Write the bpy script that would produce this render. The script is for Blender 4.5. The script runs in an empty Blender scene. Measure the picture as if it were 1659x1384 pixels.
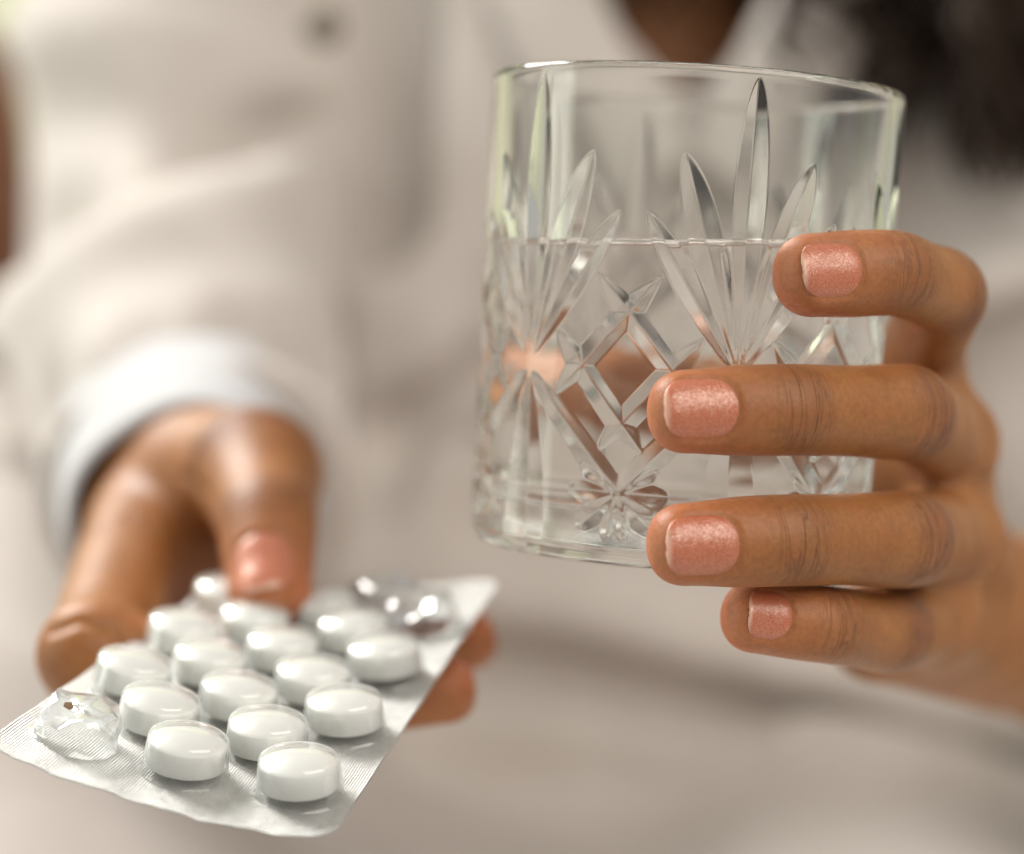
import bpy, bmesh, math, random
import numpy as np
from mathutils import Vector, Matrix

random.seed(7)
RNG = np.random.default_rng(11)
SC = bpy.context.scene
COL = SC.collection

# ------------------------------------------------------------------ camera
FPX, CX, CY = 3570.0, 829.5, 692.0           # focal length and centre in pixels of the 1659 x 1384 photograph
PITCH = math.radians(5.0)
CAM = np.array([0.0, 0.0, 1.15])
EX = np.array([1.0, 0.0, 0.0])
EY = np.array([0.0, math.cos(PITCH), -math.sin(PITCH)])   # forward
EZ = np.array([0.0, math.sin(PITCH), math.cos(PITCH)])    # up


def W(p):
    """camera-aligned (right, forward, up) metres -> world"""
    p = np.asarray(p, float)
    return CAM + p[..., 0:1] * EX + p[..., 1:2] * EY + p[..., 2:3] * EZ


def C(x, y, d):
    """direction of a photograph pixel, at distance d -> (right, forward, up)"""
    return np.array([(x - CX) / FPX * d, d, (CY - y) / FPX * d])


cd = bpy.data.cameras.new('camera')
cam = bpy.data.objects.new('camera', cd)
COL.objects.link(cam)
cam.location = CAM
cam.rotation_euler = (math.radians(90) - PITCH, 0, 0)
cd.sensor_width = 36.0
cd.lens = FPX / 1659.0 * 36.0
cd.clip_start = 0.01
cd.clip_end = 50
cd.dof.use_dof = True
cd.dof.focus_distance = 0.406
cd.dof.aperture_fstop = 4.5
cd.dof.aperture_blades = 0
SC.camera = cam

# ------------------------------------------------------------------ world, lamps, exposure
wd = bpy.data.worlds.new('World')
SC.world = wd
wd.use_nodes = True
bg = wd.node_tree.nodes['Background']
bg.inputs[0].default_value = (0.80, 0.765, 0.725, 1)
bg.inputs[1].default_value = 0.44


def lamp(name, loc, target, sx, sy, energy, color):
    l = bpy.data.lights.new(name, 'AREA')
    l.shape = 'RECTANGLE'
    l.size, l.size_y, l.energy, l.color = sx, sy, energy, color
    o = bpy.data.objects.new(name, l)
    COL.objects.link(o)
    a, b = Vector(W(np.array(loc))), Vector(W(np.array(target)))
    o.location = a
    o.rotation_euler = (b - a).to_track_quat('-Z', 'Y').to_euler()
    return o


lamp('window_light', (-1.45, 1.75, 1.95), (-0.03, 0.45, -0.02), 1.1, 1.1, 92, (1.0, 0.97, 0.93))
lamp('room_light', (0.85, -0.62, 1.00), (0.08, 0.6, 0.0), 1.5, 1.3, 17.0, (1.0, 0.93, 0.84))
lamp('side_window_light', (-1.7, 0.35, 0.35), (0.0, 0.6, 0.0), 0.7, 1.3, 6.0, (0.95, 1.0, 0.86))

SC.view_settings.view_transform = 'Standard'
SC.view_settings.look = 'None'
SC.view_settings.exposure = 0.3
SC.view_settings.gamma = 1.0
SC.render.engine = 'CYCLES'
SC.cycles.max_bounces = 24
SC.cycles.transmission_bounces = 20
SC.cycles.transparent_max_bounces = 24
SC.cycles.glossy_bounces = 8
SC.cycles.diffuse_bounces = 4
SC.cycles.sample_clamp_indirect = 6.0
SC.cycles.use_denoising = True
SC.cycles.blur_glossy = 0.2


# ------------------------------------------------------------------ material helpers
def newmat(name):
    m = bpy.data.materials.new(name)
    m.use_nodes = True
    nt = m.node_tree
    for n in list(nt.nodes):
        nt.nodes.remove(n)
    out = nt.nodes.new('ShaderNodeOutputMaterial')
    return m, nt, out


class N:
    """tiny node-building helper"""
    def __init__(self, nt):
        self.nt = nt

    def __call__(self, typ, ins=None, **props):
        n = self.nt.nodes.new('ShaderNode' + typ)
        for k, v in props.items():
            setattr(n, k, v)
        for k, v in (ins or {}).items():
            self.set(n, k, v)
        return n

    def set(self, n, k, v):
        s = n.inputs[k]
        if isinstance(v, bpy.types.NodeSocket):
            self.nt.links.new(v, s)
        elif isinstance(v, bpy.types.Node):
            self.nt.links.new(v.outputs[0], s)
        else:
            s.default_value = v

    def math(self, op, a, b=0.0, clamp=False):
        return self('Math', {0: a, 1: b}, operation=op, use_clamp=clamp)

    def mix(self, f, a, b):
        n = self.nt.nodes.new('ShaderNodeMix')
        n.data_type = 'RGBA'
        self.set(n, 'Factor', f)
        self.set(n, 6, a)
        self.set(n, 7, b)
        return n.outputs[2]

    def ramp(self, f, stops):
        n = self.nt.nodes.new('ShaderNodeValToRGB')
        self.set(n, 0, f)
        while len(n.color_ramp.elements) < len(stops):
            n.color_ramp.elements.new(0.5)
        for e, (p, c) in zip(n.color_ramp.elements, stops):
            e.position = p
            e.color = c if len(c) == 4 else (*c, 1)
        return n.outputs[0]

    def attr(self, name):
        n = self('Attribute', attribute_name=name)
        return n.outputs['Fac']


def rgb(r, g, b):
    return (r, g, b, 1.0)


# ---- skin
def make_skin():
    m, nt, out = newmat('brown_skin')
    n = N(nt)
    co = n('TexCoord').outputs['Object']
    big = n('TexNoise', {'Vector': co, 'Scale': 70.0, 'Detail': 3.0, 'Roughness': 0.55})
    fine = n('TexNoise', {'Vector': co, 'Scale': 900.0, 'Detail': 2.0})
    knuckle, red, pale = n.attr('knuckle'), n.attr('redness'), n.attr('palm')
    base = n.ramp(big.outputs[0], [(0.3, (0.285, 0.112, 0.032)), (0.7, (0.385, 0.162, 0.050))])
    base = n.mix(pale, base, rgb(0.42, 0.165, 0.060))
    base = n.mix(red, base, rgb(0.60, 0.20, 0.095))
    # creases over the finger joints, drawn in finger coordinates (along, around)
    u, v = n.attr('along'), n.attr('around')
    vec = n('CombineXYZ', {0: n.math('MULTIPLY', u, 980.0), 1: n.math('MULTIPLY', v, 62.0), 2: n.attr('finger')})
    cr = n('TexNoise', {'Vector': vec, 'Scale': 1.0, 'Detail': 1.0, 'Roughness': 0.5, 'Distortion': 0.5})
    line = n.math('ABSOLUTE', n.math('SUBTRACT', cr.outputs[0], 0.5))
    line = n('MapRange', {'Value': line, 'From Min': 0.0, 'From Max': 0.055, 'To Min': 1.0, 'To Max': 0.0}, interpolation_type='SMOOTHSTEP').outputs[0]
    line = n.math('MULTIPLY', line, knuckle, True)
    base = n.mix(n.math('MULTIPLY', knuckle, 0.60), base, rgb(0.19, 0.075, 0.035))
    base = n.mix(n.math('MULTIPLY', line, 0.75), base, rgb(0.11, 0.04, 0.02))
    speck = n.ramp(fine.outputs[0], [(0.35, (0.9, 0.88, 0.86)), (0.65, (1.06, 1.05, 1.04))])
    mul = n('Mix', data_type='RGBA', blend_type='MULTIPLY')
    n.set(mul, 'Factor', 1.0)
    n.set(mul, 6, base)
    n.set(mul, 7, speck)
    base = mul.outputs[2]
    vor = n('TexVoronoi', {'Vector': co, 'Scale': 1500.0}, feature='DISTANCE_TO_EDGE')
    h = n.math('ADD', n.math('MULTIPLY', line, -1.0), n.math('MULTIPLY', vor.outputs[0], 0.35))
    h = n.math('ADD', h, n.math('MULTIPLY', fine.outputs[0], 0.25))
    vec2 = n('CombineXYZ', {0: n.math('MULTIPLY', u, 1700.0), 1: n.math('MULTIPLY', v, 130.0), 2: n.attr('finger')})
    faint = n('TexNoise', {'Vector': vec2, 'Scale': 1.0, 'Detail': 2.0})
    h = n.math('ADD', h, n.math('MULTIPLY', faint.outputs[0], 0.4))
    mott = n('TexNoise', {'Vector': co, 'Scale': 210.0, 'Detail': 3.0, 'Roughness': 0.6})
    base = n.mix(n('MapRange', {'Value': mott.outputs[0], 'From Min': 0.48, 'From Max': 0.72, 'To Max': 0.4}).outputs[0], base, rgb(0.36, 0.110, 0.040))
    bump = n('Bump', {'Height': h, 'Strength': 0.75, 'Distance': 0.0003})
    p = n('BsdfPrincipled', {'Base Color': base, 'Roughness': 0.47, 'Normal': bump,
                             'Subsurface Weight': 0.22, 'Subsurface Radius': (1.0, 0.36, 0.18),
                             'Subsurface Scale': 0.0035, 'Specular IOR Level': 0.42})
    n.set(out, 0, p.outputs[0])
    return m


def make_nail():
    m, nt, out = newmat('glitter_polished_nail')
    n = N(nt)
    co = n('TexCoord').outputs['Object']
    fl = n('TexVoronoi', {'Vector': co, 'Scale': 5200.0})
    sep = n('SeparateColor', {0: fl.outputs['Color']})
    flake = n.math('GREATER_THAN', sep.outputs[0], 0.5)
    nm = n('NewGeometry').outputs['Normal']
    vm = n('VectorMath', {0: fl.outputs['Color'], 1: (0.5, 0.5, 0.5)}, operation='SUBTRACT')
    sc = n('VectorMath', {0: vm.outputs[0], 'Scale': 0.42}, operation='SCALE')
    ad = n('VectorMath', {0: nm, 1: sc.outputs[0]}, operation='ADD')
    no = n('VectorMath', {0: ad.outputs[0]}, operation='NORMALIZE')
    tip = n.attr('tip')
    base = n.mix(tip, rgb(0.53, 0.155, 0.075), rgb(0.74, 0.44, 0.32))
    pol = n('BsdfPrincipled', {'Base Color': base, 'Roughness': 0.34, 'Coat Weight': 0.3, 'Coat Roughness': 0.2,
                               'Subsurface Weight': 0.3, 'Subsurface Radius': (1.0, 0.3, 0.2), 'Subsurface Scale': 0.002})
    gl = n('BsdfPrincipled', {'Base Color': rgb(1.0, 0.80, 0.68), 'Metallic': 1.0, 'Roughness': 0.3, 'Normal': no.outputs[0]})
    mx = n('MixShader', {0: n.math('MULTIPLY', flake, 0.13), 1: pol.outputs[0], 2: gl.outputs[0]})
    n.set(out, 0, mx.outputs[0])
    return m


def make_fabric(name, c0, c1, weave=1400.0, rough=0.85):
    m, nt, out = newmat(name)
    n = N(nt)
    co = n('TexCoord').outputs['Object']
    no = n('TexNoise', {'Vector': co, 'Scale': 26.0, 'Detail': 4.0})
    fi = n('TexNoise', {'Vector': co, 'Scale': weave, 'Detail': 1.0})
    base = n.ramp(no.outputs[0], [(0.3, c0), (0.7, c1)])
    bump = n('Bump', {'Height': fi.outputs[0], 'Strength': 0.25, 'Distance': 0.0004})
    p = n('BsdfPrincipled', {'Base Color': base, 'Roughness': rough, 'Normal': bump, 'Sheen Weight': 0.25, 'Sheen Roughness': 0.5,
                             'Specular IOR Level': 0.2})
    n.set(out, 0, p.outputs[0])
    return m


def simple(name, c, rough=0.5, metal=0.0, **kw):
    m, nt, out = newmat(name)
    n = N(nt)
    co = n('TexCoord').outputs['Object']
    no = n('TexNoise', {'Vector': co, 'Scale': kw.pop('nscale', 60.0), 'Detail': 3.0})
    lo = tuple(x * 0.88 for x in c)
    hi = tuple(min(1, x * 1.08) for x in c)
    base = n.ramp(no.outputs[0], [(0.3, lo), (0.7, hi)])
    ins = {'Base Color': base, 'Roughness': rough, 'Metallic': metal}
    ins.update(kw)
    p = n('BsdfPrincipled', ins)
    n.set(out, 0, p.outputs[0])
    return m


def glassmat(name, ior, col=(1, 1, 1)):
    m, nt, out = newmat(name)
    n = N(nt)
    g = n('BsdfGlass', {'Color': rgb(*col), 'Roughness': 0.0, 'IOR': ior})
    n.set(out, 0, g.outputs[0])
    return m


def thinmat(name, rough=0.03, tint=(0.97, 0.98, 0.98), gain=1.0):
    """thin clear plastic film: gloss and added milky white grow towards the rims, otherwise lets light straight through"""
    m, nt, out = newmat(name)
    n = N(nt)
    co = n('TexCoord').outputs['Object']
    no = n('TexNoise', {'Vector': co, 'Scale': 350.0, 'Detail': 2.0})
    bump = n('Bump', {'Height': no.outputs[0], 'Strength': 0.12, 'Distance': 0.0006})
    lw = n('LayerWeight', {'Blend': 0.5})
    fac = n.math('MULTIPLY', n.math('POWER', lw.outputs['Facing'], 2.4), 0.85)
    fac = n.math('ADD', n.math('MULTIPLY', fac, gain), 0.16, True)
    tr = n('BsdfTransparent', {0: rgb(*tint)})
    g0 = n('BsdfGlossy', {0: rgb(1, 1, 1), 'Roughness': rough, 'Normal': bump})
    df = n('BsdfTranslucent', {0: rgb(.9, .92, .92)})  # milky white put into the film's rims for their bright outlines
    gl = n('MixShader', {0: 0.42, 1: g0.outputs[0], 2: df.outputs[0]})
    mx = n('MixShader', {0: fac, 1: tr.outputs[0], 2: gl.outputs[0]})
    n.set(out, 0, mx.outputs[0])
    return m


MAT = {}
MAT['skin'] = make_skin()
MAT['nail'] = make_nail()
MAT['robe'] = make_fabric('off_white_robe_cloth', (0.56, 0.512, 0.468), (0.63, 0.582, 0.54))
MAT['cuff'] = make_fabric('white_shirt_cloth', (0.50, 0.505, 0.52), (0.56, 0.565, 0.58))
MAT['bed'] = make_fabric('pale_grey_bedspread_cloth', (0.55, 0.56, 0.54), (0.63, 0.64, 0.62))
MAT['wall'] = simple('pale_yellow_green_backdrop', (0.72, 0.74, 0.52), 0.9, nscale=4.0)  # pale yellow-green of the window view put into the wall's colour
MAT['hair'] = simple('black_brown_hair', (0.032, 0.019, 0.013), 0.75, nscale=300.0, **{'Specular IOR Level': 0.15})
MAT['wood'] = simple('red_brown_wood', (0.20, 0.075, 0.03), 0.45, nscale=30.0)
MAT['disc'] = simple('dark_olive_disc', (0.16, 0.13, 0.09), 0.5)
MAT['glass'] = glassmat('clear_crystal', 1.52, (0.985, 0.99, 0.98))
MAT['wet_glass'] = glassmat('crystal_against_water', 1.52 / 1.333)
MAT['water'] = glassmat('clear_water', 1.333)


def passmat():
    m, nt, out = newmat('water_against_glass')
    n = N(nt)
    n.set(out, 0, n('BsdfTransparent', {0: rgb(1, 1, 1)}).outputs[0])
    return m


MAT['pass'] = passmat()
MAT['film'] = thinmat('clear_blister_plastic')
MAT['crumple'] = thinmat('crumpled_clear_plastic', 0.04, gain=2.6)


def make_tablet():
    m, nt, out = newmat('white_coated_tablet')
    n = N(nt)
    co = n('TexCoord').outputs['Object']
    no = n('TexNoise', {'Vector': co, 'Scale': 260.0, 'Detail': 3.0})
    base = n.ramp(no.outputs[0], [(0.3, (0.76, 0.755, 0.715)), (0.7, (0.81, 0.805, 0.77))])
    bump = n('Bump', {'Height': no.outputs[0], 'Strength': 0.15, 'Distance': 0.0003})
    p = n('BsdfPrincipled', {'Base Color': base, 'Roughness': 0.38, 'Normal': bump, 'Coat Weight': 0.35, 'Coat Roughness': 0.16,
                             'Subsurface Weight': 0.25, 'Subsurface Radius': (1, .95, .8), 'Subsurface Scale': 0.0015})
    n.set(out, 0, p.outputs[0])
    return m


def make_foil():
    m, nt, out = newmat('knurled_silver_foil')
    n = N(nt)
    uv = n('UVMap').outputs[0]                      # in millimetres along the sheet
    s = n('SeparateXYZ', {0: uv})
    k = 2 * math.pi / 0.78
    a = n.math('SINE', n.math('MULTIPLY', n.math('ADD', s.outputs[0], s.outputs[1]), k * 0.7071))
    b = n.math('SINE', n.math('MULTIPLY', n.math('SUBTRACT', s.outputs[0], s.outputs[1]), k * 0.7071))
    knurl = n.math('MULTIPLY', a, b)
    no = n('TexNoise', {'Vector': uv, 'Scale': 0.35, 'Detail': 3.0})
    no2 = n('TexNoise', {'Vector': uv, 'Scale': 1.6, 'Detail': 2.0})
    h = n.math('ADD', n.math('MULTIPLY', knurl, 0.5), n.math('MULTIPLY', no2.outputs[0], 0.9))
    bump = n('Bump', {'Height': h, 'Strength': 1.0, 'Distance': 0.00022})
    base = n.ramp(no.outputs[0], [(0.3, (0.50, 0.498, 0.48)), (0.7, (0.60, 0.597, 0.58))])
    p = n('BsdfPrincipled', {'Base Color': base, 'Metallic': 0.85, 'Roughness': 0.38, 'Normal': bump, 'Coat Weight': 0.15, 'Coat Roughness': 0.12})
    n.set(out, 0, p.outputs[0])
    return m


MAT['tablet'] = make_tablet()
MAT['foil'] = make_foil()


# ------------------------------------------------------------------ object helpers
def link(name, me, mat=None, parent=None, smooth=True):
    o = bpy.data.objects.new(name, me)
    COL.objects.link(o)
    if mat is not None and len(me.materials) == 0:
        for x in (mat if isinstance(mat, (list, tuple)) else [mat]):
            me.materials.append(MAT[x])
    if smooth:
        me.polygons.foreach_set('use_smooth', np.ones(len(me.polygons), bool))
    if parent is not None:
        o.parent = parent
        o.matrix_parent_inverse = parent.matrix_world.inverted()
    return o


def tag(o, label, cat, group=None, kind=None):
    o['label'] = label
    o['category'] = cat
    if group:
        o['group'] = group
    if kind:
        o['kind'] = kind
    return o


def empty(name, camloc):
    o = bpy.data.objects.new(name, None)
    COL.objects.link(o)
    o.empty_display_size = 0.02
    o.location = W(np.array(camloc))
    bpy.context.view_layer.update()
    return o


def mesh_np(name, V, Q):
    """mesh from vertex array and quad (or triangle) array"""
    me = bpy.data.meshes.new(name)
    V = np.asarray(V, np.float32)
    Q = np.asarray(Q, np.int32)
    k = Q.shape[1]
    me.vertices.add(len(V))
    me.vertices.foreach_set('co', V.ravel())
    me.loops.add(Q.size)
    me.loops.foreach_set('vertex_index', Q.ravel())
    me.polygons.add(len(Q))
    me.polygons.foreach_set('loop_start', np.arange(0, Q.size, k, dtype=np.int32))
    me.update(calc_edges=True)
    me.validate()
    return me


def grid_quads(nu, nv, wrap_u=False):
    i, j = np.meshgrid(np.arange(nu if wrap_u else nu - 1), np.arange(nv - 1), indexing='ij')
    i2 = (i + 1) % nu
    a, b, c, d = i * nv + j, i2 * nv + j, i2 * nv + j + 1, i * nv + j + 1
    return np.stack([a, b, c, d], -1).reshape(-1, 4)


# ------------------------------------------------------------------ implicit-surface tools (round cones, smooth unions, surface nets)
def smin(a, b, k):
    h = np.clip(0.5 + 0.5 * (b - a) / k, 0, 1)
    return b + (a - b) * h - k * h * (1 - h)


def cone(P, a, b, ra, rb, flat=None, ky=1.0):
    a = np.asarray(a, np.float32)
    b = np.asarray(b, np.float32)
    ba = b - a
    q = P - a
    t = np.clip(q @ ba / float(ba @ ba), 0, 1)
    q = q - t[:, None] * ba
    r2 = np.einsum('ij,ij->i', q, q)
    if flat is not None:
        f = np.asarray(flat, np.float32)
        qn = q @ f
        r2 = r2 + qn * qn * (1.0 / ky ** 2 - 1.0)
    return np.sqrt(r2) - (ra + (rb - ra) * t)


def ellipsoid(P, c, axes, radii):
    q = P - np.asarray(c, np.float32)
    l = np.stack([(q @ np.asarray(ax, np.float32)) / r for ax, r in zip(axes, radii)], -1)
    k = np.sqrt((l * l).sum(-1)) + 1e-9
    return (k - 1.0) * min(radii) * 0.5 + (k - 1.0) * np.mean(radii) * 0.5


def surface_nets(fn, lo, hi, h):
    lo = np.asarray(lo, float)
    n = np.ceil((np.asarray(hi, float) - lo) / h).astype(int) + 1
    ax = [lo[i] + h * np.arange(n[i]) for i in range(3)]
    # look at block centres first; only blocks the surface can pass through are sampled finely
    B = 8
    nb = -(-n // B)
    bc = np.stack(np.meshgrid(*[lo[i] + h * (np.arange(nb[i]) * B + (B - 1) / 2) for i in range(3)], indexing='ij'), -1).reshape(-1, 3)
    bd = fn(bc.astype(np.float32))
    vals = np.repeat(np.repeat(np.repeat(np.sign(bd).reshape(nb), B, 0), B, 1), B, 2).astype(np.float32)
    near = np.where(np.abs(bd) < h * B * .87 * 1.6 + .0012)[0]
    loc = np.stack(np.meshgrid(*[np.arange(B)] * 3, indexing='ij'), -1).reshape(-1, 3)
    bi = np.stack(np.unravel_index(near, nb), 1) * B
    for i in range(0, len(bi), 700):
        ix = (bi[i:i + 700, None, :] + loc[None]).reshape(-1, 3)
        vals[tuple(ix.T)] = fn((lo + h * ix).astype(np.float32))
    vals = vals[:n[0], :n[1], :n[2]]
    s = vals < 0
    cnt = np.zeros(n - 1, np.int8)
    offs = [(a, b, c) for a in (0, 1) for b in (0, 1) for c in (0, 1)]
    sl = lambda o: tuple(slice(o[i], n[i] - 1 + o[i]) for i in range(3))
    for o in offs:
        cnt += s[sl(o)]
    act = np.argwhere((cnt > 0) & (cnt < 8))
    idx = -np.ones(n - 1, np.int64)
    idx[tuple(act.T)] = np.arange(len(act))
    acc = np.zeros((len(act), 3))
    num = np.zeros(len(act))
    for o in offs:
        for d in range(3):
            if o[d]:
                continue
            o2 = list(o)
            o2[d] = 1
            va = vals[tuple((act + o).T)]
            vb = vals[tuple((act + o2).T)]
            m = (va < 0) != (vb < 0)
            t = np.where(m, va / np.where(m, va - vb, 1), 0)
            p = np.array(o, float)[None, :].repeat(len(act), 0)
            p[:, d] += t
            acc[m] += p[m]
            num[m] += 1
    V = lo + h * (act + acc / num[:, None])
    Q = []
    for d in range(3):
        e1, e2 = (d + 1) % 3, (d + 2) % 3
        sa = [slice(0, n[i]) for i in range(3)]
        sb = [slice(0, n[i]) for i in range(3)]
        sa[d], sb[d] = slice(0, n[d] - 1), slice(1, n[d])
        A, B = s[tuple(sa)], s[tuple(sb)]
        ed = np.argwhere(A != B)
        ok = (ed[:, e1] > 0) & (ed[:, e2] > 0) & (ed[:, e1] < n[e1] - 1) & (ed[:, e2] < n[e2] - 1)
        ed = ed[ok]
        inside = A[tuple(ed.T)]
        u1, u2 = np.zeros(3, int), np.zeros(3, int)
        u1[e1], u2[e2] = 1, 1
        c0, c1, c2, c3 = (idx[tuple(x.T)] for x in (ed - u1 - u2, ed - u2, ed, ed - u1))
        q = np.stack([c0, c1, c2, c3], 1)
        q[~inside] = q[~inside][:, ::-1]
        Q.append(q)
    return V, np.concatenate(Q)


def project(fn, V, it=2, h=2e-4):
    V = V.copy()
    for _ in range(it):
        P = V.astype(np.float32)
        d = fn(P).astype(float)
        g = np.zeros_like(V)
        for k in range(3):
            e = np.zeros(3, np.float32)
            e[k] = h
            g[:, k] = (fn(P + e) - fn(P - e)) / (2 * h)
        g2 = np.maximum((g * g).sum(1), 0.25)
        V -= np.clip(d / g2, -8e-4, 8e-4)[:, None] * g
    return V


def unit(v):
    v = np.asarray(v, float)
    return v / np.linalg.norm(v)


# ------------------------------------------------------------------ the tumbler's frame (needed by the fingers that close on it)
G_H = 0.095
G_MID = C(1105, 517, 0.4515)
G_AX = unit([0.0645, -0.054, 0.998])
G_FW = unit(np.array([0.077, 1.0, 0.049]) - G_AX * np.dot([0.077, 1.0, 0.049], G_AX))
G_RT = np.cross(G_FW, G_AX)
G_BASE = G_MID - G_AX * G_H / 2


def glass_r(z):
    return 0.0403 + 0.0017 * z / G_H


def glass_local(P):
    q = P - G_BASE.astype(np.float32)
    z = q @ G_AX.astype(np.float32)
    r = np.sqrt(np.maximum((q * q).sum(-1) - z * z, 1e-12))
    return r, z


def glass_sdf(P):
    r, z = glass_local(P)
    return np.maximum(np.maximum(r - (0.0403 + 0.0017 * z / G_H), -z), z - G_H)


# ------------------------------------------------------------------ fingers
class Finger:
    def __init__(self, joints, radii, dorsal, nail=None, idn=0, flat=0.95, bumps=(1, 2), bump=0.0006, cap=2.45, bend=0.005, knuckle=1.0):
        """joints: base, (joints...), end of axis; radii: knots (fraction along, radius)"""
        J = [np.asarray(j, float) for j in joints]
        pts = [J[0]]
        jidx = []
        for i in range(1, len(J) - 1):
            a, b = unit(J[i - 1] - J[i]), unit(J[i + 1] - J[i])
            da = min(bend, 0.4 * np.linalg.norm(J[i - 1] - J[i]))
            db = min(bend, 0.4 * np.linalg.norm(J[i + 1] - J[i]))
            p0, p1, p2 = J[i] + a * da, J[i], J[i] + b * db
            for t in (0, 0.25, 0.5, 0.75, 1.0):
                pts.append((1 - t) ** 2 * p0 + 2 * t * (1 - t) * p1 + t * t * p2)
            jidx.append(len(pts) - 3)
        pts.append(J[-1])
        self.p = np.array(pts)
        seg = np.linalg.norm(np.diff(self.p, axis=0), axis=1)
        self.s = np.r_[0, np.cumsum(seg)]
        self.L = self.s[-1]
        self.sj = [self.s[i] for i in jidx]
        # radius knots are given as (joint position in joint units, radius)
        sj = [0.0] + self.sj + [self.L]
        ks = np.interp([k for k, _ in radii], range(len(sj)), sj)
        S = np.linspace(0, self.L, 160)
        R = np.interp(S, ks, [r for _, r in radii])
        kern = np.hanning(19)
        kern /= kern.sum()
        R = np.convolve(np.pad(R, 9, mode='edge'), kern, 'valid')
        self.S, self.R = S, R
        T = np.gradient(self.p, axis=0)
        T /= np.linalg.norm(T, axis=1)[:, None]
        D = np.array([dorsal(p) if callable(dorsal) else dorsal for p in self.p], float)
        D -= T * (D * T).sum(1)[:, None]
        D /= np.linalg.norm(D, axis=1)[:, None]
        self.T, self.D = T, D
        self.B = np.cross(T, D)
        self.flat, self.bumps, self.bump, self.cap = flat, bumps, bump, cap
        self.idn, self.nail, self.knuckle = idn, nail, knuckle
        self.lo = self.p.min(0) - 0.03
        self.hi = self.p.max(0) + 0.03

    def local(self, P):
        """nearest axis parameter and frame coordinates (along, dorsal, side, beyond end)"""
        M = len(P)
        best = np.full(M, 1e9, np.float32)
        sb = np.zeros(M, np.float32)
        kb = np.zeros(M, np.int32)
        tb = np.zeros(M, np.float32)
        for i in range(len(self.p) - 1):
            a = self.p[i].astype(np.float32)
            ba = (self.p[i + 1] - self.p[i]).astype(np.float32)
            q = P - a
            t = np.clip(q @ ba / float(ba @ ba), 0, 1)
            q = q - t[:, None] * ba
            d2 = np.einsum('ij,ij->i', q, q)
            m = d2 < best
            best[m] = d2[m]
            kb[m] = i
            tb[m] = t[m]
        sb = self.s[kb] + tb * (self.s[kb + 1] - self.s[kb])
        A = self.p[kb] + tb[:, None] * (self.p[kb + 1] - self.p[kb])
        lerp = lambda F: F[kb] * (1 - tb[:, None]) + F[kb + 1] * tb[:, None]
        D, B, T = lerp(self.D), lerp(self.B), lerp(self.T)
        q = P - A
        return sb, (q * D).sum(1), (q * B).sum(1), (q * T).sum(1)

    def nail_mask(self, s_ext, phi, r):
        n = self.nail
        sc = self.L + n['tip'] - n['off'] - n['len'] / 2      # centre along the axis
        x = (s_ext - sc) / (n['len'] / 2)
        y = phi * r / (n['wid'] / 2)
        k = (np.abs(x) ** 3.0 + np.abs(y) ** 3.0) ** (1 / 3.0)
        return np.clip((1.06 - k) / 0.14, 0, 1) * np.clip((0.75 - x) / 0.5, 0, 1)

    def sdf(self, P, nail=True):
        s, qn, qb, qt = self.local(P)
        r = np.interp(s, self.S, self.R)
        rad = np.sqrt((qn / self.flat) ** 2 + qb ** 2)
        end = s >= self.L - 1e-7
        p = self.cap
        d = np.sqrt(rad ** 2 + qt ** 2)
        dc = (rad ** p + np.abs(qt) ** p) ** (1 / p)
        d = np.where(end, dc, d) - r
        dm = np.clip(qn / (rad + 1e-6), 0, 1)
        for j in self.bumps:
            if j <= len(self.sj):
                d = d - self.bump * np.exp(-((s - self.sj[j - 1]) / 0.0048) ** 2) * dm ** 1.5
                # slack skin folds each side of the joint on the palm side
                d = d + 0.0006 * np.exp(-((s - self.sj[j - 1]) / 0.0016) ** 2) * np.clip(-qn / (rad + 1e-6), 0, 1)
        if nail and self.nail:
            phi = np.arctan2(qb, qn)
            m = self.nail_mask(s + qt, phi, r) * (qn > 0)
            d = d + 0.00062 * m
        return d

    def build_nail(self, parent, label=None):
        n = self.nail
        nu, nv = 25, 33
        r0 = np.interp(self.L, self.S, self.R)
        sc = self.L + n['tip'] - n['off'] - n['len'] / 2
        V, tip = [], []
        for j in range(nv):
            x = -1 + 2 * j / (nv - 1)
            # rounded cuticle, squarer free edge
            e = 2.0 if x < 0 else 2.5
            wv = (1 - abs(x) ** e * 0.985) ** (1 / e)
            s = sc + x * n['len'] / 2
            k = min(max(np.searchsorted(self.s, min(s, self.L)) - 1, 0), len(self.p) - 2)
            t = (min(s, self.L) - self.s[k]) / (self.s[k + 1] - self.s[k])
            A = self.p[k] * (1 - t) + self.p[k + 1] * t
            T = self.T[-1] if s > self.L else self.T[k]
            A = A + T * max(0, s - self.L)
            D, B = self.D[k] * (1 - t) + self.D[k + 1] * t, self.B[k] * (1 - t) + self.B[k + 1] * t
            rr = np.interp(s, self.S, self.R)
            if s > self.L:                       # over the tip the plate half follows the curve of the flesh
                q = min((s - self.L) / r0, .97)
                rr = rr * .45 + .55 * r0 * (1 - q ** self.cap) ** (1 / self.cap)
            rr += -0.00028 + .0007 * max(0, (x - .2) / .8) ** 1.5
            if x < -0.6:
                rr -= 0.0005 * ((-x - 0.6) / 0.4) ** 2
            for i in range(nu):
                y = -1 + 2 * i / (nu - 1)
                phi = y * wv * n['wid'] / 2 / r0
                dr = -0.00035 * abs(y) ** 3
                V.append(A + (rr + dr) * (D * math.cos(phi) * self.flat + B * math.sin(phi)))
                tip.append(max(0.0, min(1.0, (x - 0.84) / 0.08)))
        V = W(np.array(V))
        me = mesh_np('fingernail', V, grid_quads(nv, nu))
        a = me.attributes.new('tip', 'FLOAT', 'POINT')
        a.data.foreach_set('value', np.array(tip, np.float32))
        o = link('fingernail', me, 'nail', parent)
        so = o.modifiers.new('thickness', 'SOLIDIFY')
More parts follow.
